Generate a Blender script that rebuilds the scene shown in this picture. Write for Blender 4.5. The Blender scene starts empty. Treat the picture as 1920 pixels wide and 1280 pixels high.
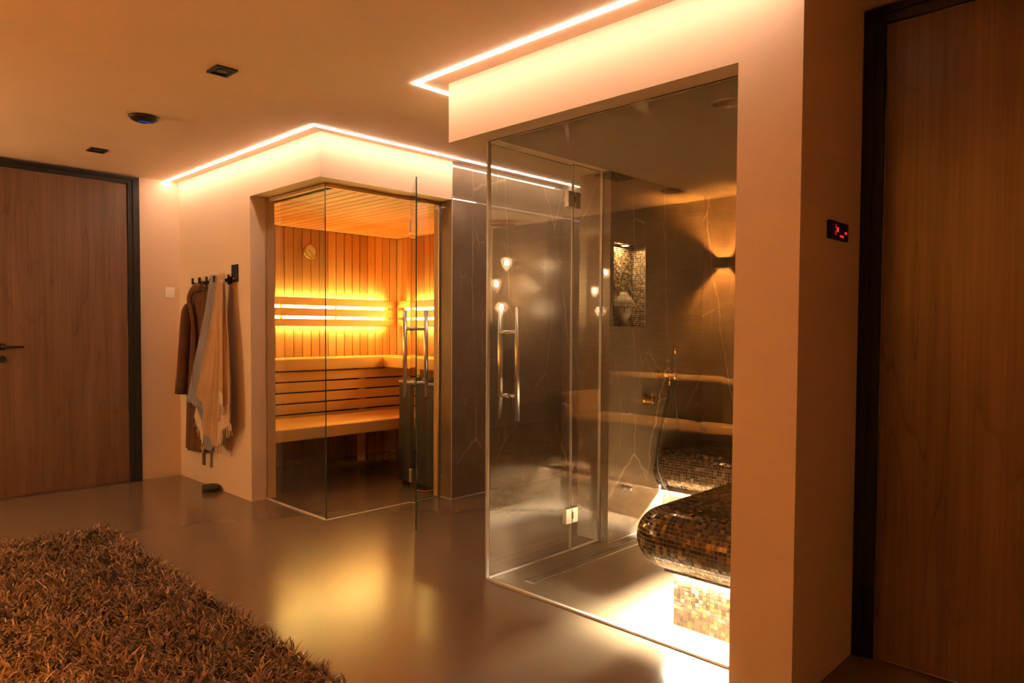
import bpy, bmesh, math, random
import numpy as np
from mathutils import Vector, Matrix
random.seed(7); rng = np.random.default_rng(7)
S = bpy.context.scene
C = S.collection

# ------------------------------------------------------------------ camera
F_PX, YAW, PITCH, ROLL, CAM_H, CX, CY = 1322.093, .7761, -.0328, .0053, 1.2722, -4.1, 19.95
def make_camera():
    cd = bpy.data.cameras.new('camera'); co = bpy.data.objects.new('camera', cd); C.objects.link(co)
    fw = Vector((math.cos(YAW), math.sin(YAW), 0)); rt = Vector((math.sin(YAW), -math.cos(YAW), 0)); up = Vector((0, 0, 1))
    c, s = math.cos(PITCH), math.sin(PITCH)
    f = c*fw + s*up; u = -s*fw + c*up
    cr, sr = math.cos(ROLL), math.sin(ROLL)
    r2 = cr*rt + sr*u; u2 = -sr*rt + cr*u
    m = Matrix((r2, u2, -f)).transposed().to_4x4(); m.translation = Vector((0, 0, CAM_H))
    co.matrix_world = m
    cd.sensor_width = 36; cd.lens = F_PX/1920*36; cd.clip_start = .02
    cd.shift_x = -CX/1920; cd.shift_y = CY/1920
    S.camera = co
make_camera()

# ------------------------------------------------------------------ world, exposure
w = bpy.data.worlds.new('world'); S.world = w; w.use_nodes = True
w.node_tree.nodes['Background'].inputs[0].default_value = (.02, .012, .006, 1)
w.node_tree.nodes['Background'].inputs[1].default_value = 0.2
S.view_settings.view_transform = 'Standard'; S.view_settings.look = 'None'
S.view_settings.gamma = 1; S.view_settings.use_curve_mapping = False
S.view_settings.exposure = 2.3
S.cycles.max_bounces = 10; S.cycles.diffuse_bounces = 5; S.cycles.glossy_bounces = 6
S.cycles.transmission_bounces = 6; S.cycles.transparent_max_bounces = 32
S.cycles.caustics_reflective = False; S.cycles.caustics_refractive = False
S.cycles.sample_clamp_indirect = 6; S.cycles.use_denoising = True

# light levels (linear radiance of the emitting surfaces)
WARM = (1.0, .69, .53); NEUTRAL = (1.0, .85, .65); AMBER = (1.0, .71, .19)
L_CEIL, L_STEAM, L_SAUNA, L_SAUNA2, L_SCONCE, L_PEND, L_NICHE = 9.8, 900, 18, 36, 14500, 420, 160

# ------------------------------------------------------------------ materials
def ncol(c): return (c[0], c[1], c[2], 1)
class NT:
    def __init__(s, name):
        s.m = bpy.data.materials.new(name); s.m.use_nodes = True
        s.t = s.m.node_tree; s.p = s.t.nodes['Principled BSDF']; s.out = s.t.nodes['Material Output']
    def n(s, typ, **kw):
        nd = s.t.nodes.new('ShaderNode'+typ)
        for k, v in kw.items():
            if k.startswith('_'): setattr(nd, k[1:], v)
        for k, v in kw.items():
            if not k.startswith('_'):
                key = int(k[1:]) if k[0] == 'i' and k[1:].isdigit() else k.replace('__', ' ')
                s.set(nd, key, v)
        return nd
    def set(s, nd, key, v):
        sock = nd.inputs[key]
        if hasattr(v, 'is_output') or isinstance(v, bpy.types.NodeSocket): s.t.links.new(v, sock)
        elif isinstance(v, (tuple, list)) and len(v) == 3 and sock.type == 'RGBA': sock.default_value = ncol(v)
        else: sock.default_value = v
    def ramp(s, fac, stops, interp='LINEAR'):
        r = s.t.nodes.new('ShaderNodeValToRGB'); r.color_ramp.interpolation = interp
        e = r.color_ramp.elements
        while len(e) < len(stops): e.new(.5)
        for el, (pos, col) in zip(e, stops):
            el.position = pos; el.color = ncol(col) if len(col) == 3 else col
        s.t.links.new(fac, r.inputs[0]); return r.outputs[0]
    def math(s, op, a, b=None, clamp=False):
        nd = s.t.nodes.new('ShaderNodeMath'); nd.operation = op; nd.use_clamp = clamp
        s.set(nd, 0, a)
        if b is not None: s.set(nd, 1, b)
        return nd.outputs[0]
    def mix(s, fac, a, b, mode='MIX'):
        nd = s.t.nodes.new('ShaderNodeMix'); nd.data_type = 'RGBA'; nd.blend_type = mode
        s.set(nd, 'Factor', fac); s.set(nd, 6, a); s.set(nd, 7, b); return nd.outputs[2]
    def coord(s, scale=(1, 1, 1), rand=False, kind='Object', rot=(0, 0, 0)):
        tc = s.n('TexCoord').outputs[kind]
        if rand:
            oi = s.n('ObjectInfo').outputs['Random']
            cmb = s.n('CombineXYZ', X=s.math('MULTIPLY', oi, 37.0), Y=s.math('MULTIPLY', oi, 91.0), Z=s.math('MULTIPLY', oi, 53.0))
            va = s.t.nodes.new('ShaderNodeVectorMath'); va.operation = 'ADD'
            s.t.links.new(tc, va.inputs[0]); s.t.links.new(cmb.outputs[0], va.inputs[1]); tc = va.outputs[0]
        mp = s.n('Mapping', Vector=tc, Scale=scale, Rotation=rot)
        return mp.outputs[0]
    def noise(s, vec, scale=5, detail=4, rough=.5, dist=0):
        return s.n('TexNoise', Vector=vec, Scale=scale, Detail=detail, Roughness=rough, Distortion=dist).outputs[0]
    def bump(s, h, strength=.2, dist=.01):
        b = s.n('Bump', Height=h, Strength=strength, Distance=dist)
        s.t.links.new(b.outputs[0], s.p.inputs['Normal'])
    def base(s, v): s.set(s.p, 'Base Color', v)
    def rough(s, v): s.set(s.p, 'Roughness', v)

def plain(name, col, rough=.5, metal=0, spec=.5, coat=0, var=.08, vs=30, bump=0):
    t = NT(name)
    n = t.noise(t.coord(), vs, 3)
    t.base(t.mix(n, tuple(c*(1-var) for c in col), tuple(min(1, c*(1+var)) for c in col)))
    t.rough(rough); t.p.inputs['Metallic'].default_value = metal
    t.p.inputs['Specular IOR Level'].default_value = spec; t.p.inputs['Coat Weight'].default_value = coat
    if bump: t.bump(n, bump, .002)
    return t.m

def emit(name, col, strength):
    t = NT(name); t.t.nodes.remove(t.p)
    e = t.n('Emission', Color=col, Strength=strength)
    t.t.links.new(e.outputs[0], t.out.inputs[0]); return t.m

def plaster(name, col, rough=.75):
    t = NT(name); v = t.coord()
    a = t.noise(v, 1.6, 4); b = t.noise(v, 160, 2)
    t.base(t.mix(a, tuple(c*.93 for c in col), tuple(c*1.05 for c in col)))
    t.rough(rough); t.p.inputs['Specular IOR Level'].default_value = .25
    t.bump(b, .06, .002); return t.m

def floor_mat():
    t = NT('floor_resin'); v = t.coord()
    a = t.noise(v, .9, 5, .6); b = t.noise(v, 60, 3); 
    sc = t.noise(t.coord((1.2, 26, 1), rot=(0, 0, .3)), 3.0, 3, .6)
    t.base(t.mix(a, (.135, .097, .06), (.18, .132, .085)))
    r = t.math('ADD', t.math('MULTIPLY', b, .05), .17)
    t.rough(t.math('ADD', r, t.math('MULTIPLY', sc, .04)))
    t.p.inputs['Specular IOR Level'].default_value = .55
    t.bump(b, .02, .001); return t.m

def wood(name, a, b, axis='z', rough=.5, tone=.35, spec=.3):
    t = NT(name)
    sc = {'x': (1.2, 22, 22), 'y': (22, 1.2, 22), 'z': (22, 22, 1.2)}[axis]
    v = t.coord(sc, rand=True)
    n = t.noise(v, 1.0, 5, .6, .6); n2 = t.noise(v, 5.0, 3, .6)
    g = t.math('ADD', t.math('MULTIPLY', n, .7), t.math('MULTIPLY', n2, .3))
    col = t.ramp(g, [(.3, b), (.68, a)])
    oi = t.n('ObjectInfo').outputs['Random']
    tint = t.mix(oi, (1-tone, 1-tone*1.15, 1-tone*1.25), (1.0, 1.0, 1.0))
    t.base(t.mix(1.0, col, tint, 'MULTIPLY')); t.rough(rough)
    t.p.inputs['Specular IOR Level'].default_value = spec
    t.bump(n2, .08, .001); return t.m

def walnut(name):
    t = NT(name)
    v = t.coord((1, 1, .16))
    n1 = t.noise(v, 2.4, 3, .45, .25)
    ring = t.math('FRACT', t.math('MULTIPLY', n1, 13.0))
    line = t.ramp(ring, [(0, (0, 0, 0)), (.10, (.75, .75, .75)), (.55, (1, 1, 1)), (1.0, (.8, .8, .8))])
    fine = t.noise(t.coord((110, 110, 1.6)), 1.0, 4, .65)
    mid = t.noise(t.coord((9, 9, .5)), 1.0, 3, .5)
    msk = t.ramp(t.noise(t.coord((3.2, 3.2, .7)), 1.0, 2), [(.42, (0, 0, 0)), (.62, (1, 1, 1))])
    g = t.math('ADD', t.math('MULTIPLY', fine, .5), t.math('MULTIPLY', mid, .5))
    col = t.ramp(g, [(.3, (.108, .064, .037)), (.5, (.162, .098, .058)), (.72, (.222, .14, .087))])
    dark = t.mix(1.0, col, (.55, .5, .46), 'MULTIPLY')
    lm = t.math('MULTIPLY', t.math('SUBTRACT', 1.0, line), t.math('ADD', t.math('MULTIPLY', msk, .7), .25))
    t.base(t.mix(lm, col, dark))
    t.rough(.36); t.p.inputs['Specular IOR Level'].default_value = .4
    t.bump(g, .04, .001); return t.m

def marble(name):
    t = NT(name); tc = t.n('TexCoord').outputs['Object']
    wob = t.n('TexNoise', Vector=tc, Scale=2.6, Detail=5, Roughness=.65).outputs['Color']
    sc = t.n('VectorMath', _operation='SCALE', i0=wob, Scale=.09)
    v = t.n('VectorMath', _operation='ADD', i0=tc, i1=sc.outputs[0]).outputs[0]
    mp = t.n('Mapping', Vector=v, Rotation=(.55, .75, .35), Scale=(1.9, 1.9, .6)).outputs[0]
    d1 = t.n('TexVoronoi', _feature='DISTANCE_TO_EDGE', Vector=mp, Scale=1.1).outputs['Distance']
    d2 = t.n('TexVoronoi', _feature='DISTANCE_TO_EDGE', Vector=mp, Scale=2.4).outputs['Distance']
    m1 = t.noise(tc, 2.3, 2); m2 = t.noise(tc, 3.1, 3)
    l1 = t.ramp(d1, [(0, (.9, .9, .9)), (.0025, (.65, .65, .65)), (.006, (0, 0, 0))])
    l2 = t.ramp(d2, [(0, (.75, .75, .75)), (.003, (.4, .4, .4)), (.008, (0, 0, 0))])
    k1 = t.ramp(m1, [(.42, (0, 0, 0)), (.6, (1, 1, 1))]); k2 = t.ramp(m2, [(.54, (0, 0, 0)), (.66, (1, 1, 1))])
    vein = t.math('MAXIMUM', t.math('MULTIPLY', l1, k1), t.math('MULTIPLY', l2, k2))
    cloud = t.noise(tc, 3.0, 6, .65)
    basec = t.ramp(cloud, [(.3, (.18, .136, .09)), (.7, (.245, .188, .127))])
    t.base(t.mix(vein, basec, (.62, .5, .36))); t.rough(.015)
    t.p.inputs['Specular IOR Level'].default_value = .85
    return t.m

def linen():
    t = NT('linen_wallpaper'); tc = t.n('TexCoord').outputs['Object']
    h = t.noise(t.n('Mapping', Vector=tc, Scale=(1, 3, 95)).outputs[0], 1.0, 4, .65)
    v = t.noise(t.n('Mapping', Vector=tc, Scale=(1, 120, 4)).outputs[0], 1.0, 4, .65)
    g = t.math('ADD', t.math('MULTIPLY', h, .65), t.math('MULTIPLY', v, .35))
    t.base(t.ramp(g, [(.36, (.07, .046, .026)), (.5, (.2, .145, .095)), (.64, (.5, .4, .29))]))
    t.rough(.3); t.p.inputs['Specular IOR Level'].default_value = .8; t.bump(g, .5, .004); return t.m

def weave(name, a, b, scale=220, rough=.9, waffle=0):
    t = NT(name); tc = t.n('TexCoord').outputs['Object']
    n = t.noise(tc, scale, 2); big = t.noise(tc, 6, 3)
    g = t.math('ADD', t.math('MULTIPLY', n, .6), t.math('MULTIPLY', big, .4))
    col = t.ramp(g, [(.35, a), (.65, b)])
    if waffle:
        wy = t.n('TexWave', _bands_direction='Y', Vector=tc, Scale=waffle).outputs[1]
        wz = t.n('TexWave', _bands_direction='Z', Vector=tc, Scale=waffle).outputs[1]
        wf = t.math('MULTIPLY', wy, wz)
        col = t.mix(wf, t.mix(.55, col, a), col); t.bump(wf, .5, .004)
    else: t.bump(n, .25, .003)
    t.base(col); t.rough(rough); t.p.inputs['Specular IOR Level'].default_value = .15
    t.p.inputs['Sheen Weight'].default_value = .15
    return t.m

def attr_mat(name, rough=.2, metal=0., spec=.6, coat=0, mul=1.0, nvar=0):
    t = NT(name); a = t.n('Attribute', _attribute_name='Col').outputs['Color']
    if nvar:
        n = t.noise(t.coord(), nvar, 2); a = t.mix(n, t.mix(.45, a, (0, 0, 0)), a)
    t.base(a); t.rough(rough); t.p.inputs['Metallic'].default_value = metal
    t.p.inputs['Specular IOR Level'].default_value = spec; t.p.inputs['Coat Weight'].default_value = coat
    return t.m

def glass(name, tint=(.965, .98, .965), base=.058, milk=0):
    t = NT(name); t.t.nodes.remove(t.p)
    lw = t.n('LayerWeight', Blend=.5).outputs['Facing']
    fr = t.math('ADD', t.math('MULTIPLY', t.math('POWER', lw, 5.0), .95), base, clamp=True)
    tr = t.n('BsdfTransparent', Color=tint); gl = t.n('BsdfGlossy', Color=(1, 1, 1), Roughness=.0)
    mx = t.n('MixShader', i0=fr, i1=tr.outputs[0], i2=gl.outputs[0])
    if milk:
        mx = t.n('MixShader', i0=milk, i1=mx.outputs[0], i2=t.n('BsdfTranslucent', Color=(.9, .85, .75)).outputs[0])
    t.t.links.new(mx.outputs[0], t.out.inputs[0]); return t.m

M = dict(
    wall=plaster('wall_plaster', (.80, .645, .47)), ceil=plaster('ceiling_paint', (.82, .66, .48)),
    floor=floor_mat(), door=walnut('walnut_door'), black=plain('black_metal', (.018, .014, .012), .42, spec=.35),
    marble=marble('dark_marble'), linen=linen(), glass=glass('clear_glass'),
    edge=plain('glass_edge', (.035, .075, .06), .12, spec=.6), edge_light=plain('frosted_seal', (.62, .58, .5), .35),
    cedar=wood('cedar_boards', (.60, .31, .10), (.44, .20, .058), 'z', .5, .32),
    cedar_y=wood('aspen_ceiling_boards', (.66, .37, .15), (.52, .27, .095), 'y', .5, .2),
    aspen_x=wood('abachi_bench_wood', (.85, .56, .2), (.75, .46, .15), 'x', .5, .12),
    aspen_y=wood('abachi_bench_wood_cross', (.85, .56, .2), (.75, .46, .15), 'y', .5, .12),
    aspen_z=wood('post_wood', (.78, .53, .27), (.66, .42, .2), 'z', .5, .12),
    shadow=plain('dark_backing', (.05, .025, .012), .8),
    heater=plain('heater_black', (.03, .027, .025), .5, spec=.4), stone=plain('heater_stone', (.1, .085, .07), .9, bump=.5),
    steel=plain('brushed_steel', (.62, .58, .53), .28, 1), brass=plain('brushed_brass', (.72, .45, .14), .24, 1),
    bronze=plain('bronze_ring', (.45, .3, .18), .3, 1),
    rubber=plain('hose_rubber', (.035, .031, .028), .35), white=plain('white_plastic', (.95, .93, .88), .35),
    grout=plain('mosaic_grout', (.62, .53, .42), .7, var=.12, bump=.1),
    tile=attr_mat('mosaic_glass_tile', .13, .35, .7, .4, nvar=14),
    soffit=plain('steam_ceiling_gloss', (.38, .31, .235), .03, spec=.5),
    robe=weave('brown_waffle_cotton', (.085, .036, .016), (.21, .096, .048), 160, .95, 42),
    blue=weave('grey_blue_cotton', (.19, .18, .2), (.33, .32, .36), 260),
    sand=weave('sand_cotton', (.40, .26, .14), (.58, .40, .23), 260), cream=weave('cream_fringe', (.6, .5, .36), (.76, .66, .5), 260),
    rug=attr_mat('shag_strand', .75, 0, .3), rugbase=plain('rug_backing', (.05, .03, .018), .95),
    sofa=weave('taupe_sofa_fabric', (.17, .125, .085), (.25, .19, .135), 200), stonehead=plain('carved_stone', (.32, .25, .18), .6, var=.2, bump=.3),
    dial=plain('thermometer_face', (.72, .58, .36), .35), ink=plain('dial_ink', (.02, .015, .01), .5),
    leaf=plain('grass_leaf', (.07, .1, .035), .6), pot=plain('planter_dark', (.06, .05, .042), .5),
    pglass=glass('pendant_glass', (.93, .9, .84), .06, .12),
    led=emit('warm_led', WARM, L_CEIL), led_steam=emit('bench_led', NEUTRAL, L_STEAM), led_sauna=emit('sauna_led', AMBER, L_SAUNA), led_sauna2=emit('sauna_led_hidden', AMBER, L_SAUNA2),
    sconce_l=emit('sconce_led', (1, .38, .065), L_SCONCE), bulb=emit('pendant_bulb', (1, .64, .34), L_PEND), niche_l=emit('niche_led', (1, .66, .33), L_NICHE),
    red=emit('red_indicator', (1, .02, .02), .3), redim=emit('red_indicator_dim', (1, .01, .05), .08), blueled=emit('blue_indicator', (.02, .1, 1), .12),
)

# ------------------------------------------------------------------ mesh helpers
class MB:
    def __init__(s): s.v = []; s.f = []; s.mi = []; s.col = []
    def add(s, vs, fs, mi=0):
        b = len(s.v); s.v += [tuple(p) for p in vs]
        for f in fs: s.f.append(tuple(i+b for i in f)); s.mi.append(mi)
        return s
    def box(s, x0, x1, y0, y1, z0, z1, mi=0):
        vs = [(x, y, z) for z in (z0, z1) for y in (y0, y1) for x in (x0, x1)]
        return s.add(vs, [(0, 2, 3, 1), (4, 5, 7, 6), (0, 1, 5, 4), (2, 6, 7, 3), (0, 4, 6, 2), (1, 3, 7, 5)], mi)
    def obox(s, c, ax, ay, hx, hy, z0, z1, mi=0):      # box turned in plan: half sizes along ax, ay
        c = Vector((c[0], c[1], 0)); ax = Vector((ax[0], ax[1], 0)).normalized(); ay = Vector((ay[0], ay[1], 0)).normalized()
        vs = []
        for z in (z0, z1):
            for sy in (-1, 1):
                for sx in (-1, 1):
                    p = c + ax*hx*sx + ay*hy*sy; vs.append((p.x, p.y, z))
        return s.add(vs, [(0, 2, 3, 1), (4, 5, 7, 6), (0, 1, 5, 4), (2, 6, 7, 3), (0, 4, 6, 2), (1, 3, 7, 5)], mi)
    def tube(s, pts, r, n=10, cap=True):
        pts = [Vector(p) for p in pts]; rs = r if isinstance(r, (list, tuple)) else [r]*len(pts)
        rings = []; prev = None
        for i, p in enumerate(pts):
            d = (pts[min(i+1, len(pts)-1)] - pts[max(i-1, 0)]).normalized()
            if prev is None:
                a = Vector((0, 0, 1)) if abs(d.z) < .9 else Vector((1, 0, 0)); u = d.cross(a).normalized()
            else:
                u = (prev - d*prev.dot(d)).normalized()
            prev = u; v_ = d.cross(u)
            rings.append([p + (u*math.cos(t) + v_*math.sin(t))*rs[i] for t in [2*math.pi*k/n for k in range(n)]])
        vs = [q for rg in rings for q in rg]; fs = []
        for i in range(len(pts)-1):
            for k in range(n):
                a = i*n+k; b = i*n+(k+1) % n; fs.append((a, b, b+n, a+n))
        if cap: fs += [tuple(range(n-1, -1, -1)), tuple(range((len(pts)-1)*n, len(pts)*n))]
        return s.add(vs, fs)
    def lathe(s, c, prof, n=24, axis='z', cap=True):
        c = Vector(c); vs = []; fs = []
        for r, h in prof:
            for k in range(n):
                t = 2*math.pi*k/n; a, b = r*math.cos(t), r*math.sin(t)
                vs.append(c + (Vector((a, b, h)) if axis == 'z' else Vector((a, h, b)) if axis == 'y' else Vector((h, a, b))))
        for i in range(len(prof)-1):
            for k in range(n):
                a = i*n+k; b = i*n+(k+1) % n; fs.append((a, b, b+n, a+n))
        if cap: fs += [tuple(range(n-1, -1, -1)), tuple(range((len(prof)-1)*n, len(prof)*n))]
        return s.add(vs, fs)
    def grid(s, P):       # P[i][j]
        n, m = len(P), len(P[0]); vs = [p for row in P for p in row]
        return s.add(vs, [(i*m+j, i*m+j+1, (i+1)*m+j+1, (i+1)*m+j) for i in range(n-1) for j in range(m-1)])

WLOC = {}
def link(o, parent=None):
    C.objects.link(o)
    if parent: o.parent = parent
def tag(o, label=None, cat=None, group=None, kind=None):
    if label: o['label'] = label
    if cat: o['category'] = cat
    if group: o['group'] = group
    if kind: o['kind'] = kind
    return o
def empty(name, loc, label, cat, group=None, kind=None):
    o = bpy.data.objects.new(name, None); o.empty_display_size = .1; link(o); o.location = loc; WLOC[o.name] = Vector(loc)
    return tag(o, label, cat, group, kind)
def build(name, mb, mats, parent=None, smooth=False, bevel=0, label=None, cat=None, group=None, kind=None, solid=0, subsurf=0, seg=2, fixn=True):
    v = np.array(mb.v, float); lo, hi = v.min(0), v.max(0)
    org = Vector(((lo[0]+hi[0])/2, (lo[1]+hi[1])/2, lo[2]))
    me = bpy.data.meshes.new(name); me.from_pydata([tuple(p) for p in (v - np.array(org))], [], mb.f)
    if not isinstance(mats, (list, tuple)): mats = [mats]
    for m in mats: me.materials.append(m)
    if any(mb.mi): me.polygons.foreach_set('material_index', mb.mi)
    if fixn:
        bm = bmesh.new(); bm.from_mesh(me); bmesh.ops.recalc_face_normals(bm, faces=bm.faces); bm.to_mesh(me); bm.free()
    if mb.col:
        a = me.attributes.new('Col', 'FLOAT_COLOR', 'FACE'); a.data.foreach_set('color', np.array(mb.col, 'f').ravel())
    if smooth: me.polygons.foreach_set('use_smooth', [True]*len(me.polygons))
    me.update()
    o = bpy.data.objects.new(name, me); link(o, parent)
    pl = WLOC[parent.name] if parent else Vector((0, 0, 0))
    o.location = org - pl; WLOC[o.name] = org
    if bevel:
        b = o.modifiers.new('bevel', 'BEVEL'); b.width = bevel; b.segments = seg; b.limit_method = 'ANGLE'
        if seg > 2: me.polygons.foreach_set('use_smooth', [True]*len(me.polygons))
    if solid:
        b = o.modifiers.new('solid', 'SOLIDIFY'); b.thickness = solid; b.offset = 0
    if subsurf:
        b = o.modifiers.new('sub', 'SUBSURF'); b.levels = b.render_levels = subsurf
    return tag(o, label, cat, group, kind)
def shared(name, me, loc, parent, rot=None):
    o = bpy.data.objects.new(name, me); link(o, parent); o.location = Vector(loc) - WLOC[parent.name]; WLOC[o.name] = Vector(loc)
    if rot: o.rotation_euler = rot
    return o
def struct(name, mb, m, label, cat, **k): return build(name, mb, m, label=label, cat=cat, kind='structure', **k)

# ------------------------------------------------------------------ dimensions
H = 2.5
XS, YS, YW, YJ, XG, YG, XT, XE = 2.335, 3.964, 6.259, 4.928, 2.456, 4.105, 3.425, 4.682
ZB1, ZB2 = 2.2196, 2.2060
YH, YP1, YP2, YD, XJ, YIN, XB = 2.730, 1.181, .955, 2.564, 3.385, 2.498, 4.463
XOPP, XRW, XFAR, YNEAR = -1.16, 2.93, 4.9, -1.6
SBX, SBY = 4.45, 6.03     # sauna inner faces

# ------------------------------------------------------------------ setting
struct('floor', MB().box(XOPP-.14, XFAR, YNEAR-.1, YW+.14, -.1, 0), M['floor'], 'smooth grey brown poured floor with a satin sheen', 'floor')
struct('ceiling', MB().box(XOPP-.14, XFAR, YNEAR-.1, YW+.14, H, H+.1), M['ceil'], 'flat beige painted ceiling over the whole room', 'ceiling')
struct('wall_left', MB().box(XOPP, XFAR, YW, YW+.14, 0, H), M['wall'], 'beige plaster wall carrying the wooden door at the left', 'wall')
struct('wall_opposite', MB().box(XOPP-.14, XOPP, YNEAR, YW, 0, H), M['linen'], 'linen textured brown wall seen mirrored in the shower glass', 'wall')
struct('wall_near', MB().box(XOPP, XFAR, YNEAR-.1, YNEAR, 0, H), M['wall'], 'plain beige wall closing the room on the near side', 'wall')
struct('wall_right', MB().box(XRW, XRW+.15, YNEAR, YP2, 0, H), M['wall'], 'beige wall around the dark door at the right', 'wall')
struct('wall_pillar', MB().box(XS, XFAR, YP2, YP1, 0, H), M['wall'], 'tall plaster pillar wall at the right end of the shower glass', 'wall')
struct('wall_steam_back', MB().box(XB, XFAR, YP1, YIN, 0, ZB2), M['marble'], 'dark marble back wall behind the mosaic bench', 'wall')
NX0, NX1, NZ0, NZ1, ND = 3.42, 3.757, 1.292, 1.79, .1
m = MB()
m.box(XJ, NX0, YIN, YH, 0, ZB2); m.box(NX1, XFAR, YIN, YH, 0, ZB2)
m.box(NX0, NX1, YIN, YH, 0, NZ0); m.box(NX0, NX1, YIN, YH, NZ1, ZB2); m.box(NX0, NX1, YIN+ND, YH, NZ0, NZ1)
struct('wall_shower', m, M['marble'], 'dark veined marble wall with the shower and the lit niche', 'wall')
struct('wall_corridor_end', MB().box(XE, XFAR, YH, YS, 0, H), M['marble'], 'narrow dark marble wall closing the passage beside the shower', 'wall')
struct('wall_corridor', MB().box(XT, XFAR, YS, YG+.005, 0, H), M['marble'], 'dark veined marble wall right of the sauna', 'wall')
struct('wall_steam_header', MB().box(XS, XFAR, YP1, YH, ZB2, H), M['wall'], 'bright plaster bulkhead above the glass shower room', 'wall')
struct('ceiling_steam', MB().box(XG+.012, XB, YP1, YIN, ZB2-.006, ZB2-.0005), M['soffit'], 'glossy dark ceiling inside the glass shower room', 'ceiling')
m = MB().box(XS, XT, YS, YJ, ZB1, H); m.box(XT, XFAR, YG+.005, YW, ZB1, H); m.box(XS, XT, YJ, YW, ZB1+.0, H)
struct('wall_sauna_header', m, M['wall'], 'bright plaster bulkhead above the sauna glass', 'wall')
struct('wall_towels', MB().box(XS, XG, YJ, YW, 0, ZB1), M['wall'], 'beige plaster wall where robe and towels hang', 'wall')
# thin light floor profiles along the walls
for i, (b, lb) in enumerate([((XS+.126, XT, YG-.006, YG+.006), 'thin pale threshold line across the sauna doorway'),
                             ((XT, XE, YS-.005, YS), 'thin pale joint under the marble wall beside the sauna'),
                             ((XT-.005, XT, YS-.005, YG), 'short pale joint under the marble wall end by the sauna'),
                             ((XJ, XB, YIN-.005, YIN), 'thin pale joint under the marble shower wall')]):
    struct('trim_%d' % (i+1), MB().box(*b, 0, .004), M['edge_light'], lb, 'trim')
struct('trim_5', MB().box(XT-.004, XT, YS-.004, YS, .004, H), M['edge_light'], 'slim pale corner strip on the marble wall end', 'trim')
struct('trim_6', MB().box(XG, XG+.062, YJ-.012, YJ, 0, ZB1), M['aspen_z'], 'pale wooden jamb post at the left end of the sauna glass', 'trim', bevel=.002)
struct('trim_7', MB().box(XT-.012, XT, YG+.005, YG+.055, 0, ZB1), M['aspen_z'], 'pale wooden jamb post at the right end of the sauna glass', 'trim', bevel=.002)

struct('trim_8', MB().box(XG+.006, XT, YG+.008, YG+.03, 2.196, ZB1-.0005), M['aspen_x'], 'pale wooden strip along the front edge of the sauna ceiling', 'trim')
struct('trim_9', MB().box(XG+.008, XG+.03, YG+.03, YJ-.012, 2.196, ZB1-.0005), M['aspen_y'], 'pale wooden strip along the left edge of the sauna ceiling', 'trim')
# wooden doors
def grain_door(name, along, a0, a1, face, sgn, z1, label, handle=None, frame=.085):
    """along 'x': leaf spans x a0..a1 on the plane y=face (faces sgn*y); along 'y' likewise"""
    def bx(m, u0, u1, d0, d1, z0, zz):
        d0, d1 = sorted((face+sgn*d0, face+sgn*d1))
        return m.box(u0, u1, d0, d1, z0, zz) if along == 'x' else m.box(d0, d1, u0, u1, z0, zz)
    c = ((a0+a1)/2, face, 0) if along == 'x' else (face, (a0+a1)/2, 0)
    root = empty(name, c, label, 'door', kind='structure')
    build('leaf', bx(MB(), a0+.006, a1-.006, .001, .012, .008, z1-.006), M['door'], root, bevel=.002)
    fr = MB()
    for u0, u1 in ((a0-.035, a0), (a1, a1+.035)): bx(fr, u0, u1, .0, .022, 0, z1+.035)
    bx(fr, a0, a1, 0, .022, z1, z1+.035)
    build('frame_inner', fr, M['black'], root, bevel=.0015)
    fr = MB()
    for u0, u1 in ((a0-frame, a0-.035), (a1+.035, a1+frame)): bx(fr, u0, u1, .0, .034, 0, z1+.06)
    bx(fr, a0-.035, a1+.035, 0, .034, z1+.035, z1+.06)
    build('frame_outer', fr, M['black'], root, bevel=.0015)
    return root
d1 = grain_door('door_1', 'x', 1.0, 1.928, YW, -1, 2.43, 'walnut grained door in a black frame on the far left wall')
hx, hz = 1.075, 1.122
h = build('door_handle', MB().tube([(hx, YW-.012, hz), (hx, YW-.055, hz), (hx+.02, YW-.06, hz), (hx+.125, YW-.06, hz)], .0095, 10), M['black'], d1, smooth=True, label='black lever door handle')
build('rosette', MB().lathe((hx, YW-.02, hz), [(.026, 0), (.026, .008)], 20, 'y'), M['black'], h)
build('keyhole_plate', MB().lathe((hx, YW-.02, hz-.09), [(.026, 0), (.026, .008)], 20, 'y'), M['black'], d1)
grain_door('door_2', 'y', -.05, .882, XRW, -1, 2.43, 'dark walnut door in a black frame at the right edge', frame=.072)

# ------------------------------------------------------------------ glass
def pane(name, mb, parent=None, **k): return build(name, mb, [M['glass'], M['edge']], parent, fixn=True, **k)
def pane_box(x0, x1, y0, y1, z0, z1):
    m = MB(); m.box(x0, x1, y0, y1, z0, z1)
    thin = min((x1-x0, 'x'), (y1-y0, 'y'))[1]
    m.mi = [1, 1, 1, 1, 0, 0] if thin == 'x' else [1, 1, 0, 0, 1, 1]
    return m
# sauna side panel
r = empty('glass_panel', (XG, (YJ+YG)/2, 0), 'fixed clear glass panel on the left side of the sauna', 'glass panel')
pane('pane', pane_box(XG-.004, XG+.004, YG, YJ, .006, ZB1-.002), r)
build('floor_channel', MB().box(XG-.007, XG+.007, YG, YJ, 0, .008), M['edge_light'], r)
build('wall_channel', MB().box(XG-.007, XG+.007, YJ-.004, YJ, .008, ZB1-.002), M['steel'], r)
XH_S = 3.16
r = empty('glass_panel', ((XH_S+XT)/2, YG, 0), 'narrow fixed glass panel right of the open sauna door', 'glass panel')
pane('pane', pane_box(XH_S, XT-.006, YG-.004, YG+.004, .006, ZB1-.002), r)
build('wall_channel', MB().box(XT-.012, XT-.002, YG-.007, YG+.005, .006, ZB1-.002), M['steel'], r)
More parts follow.
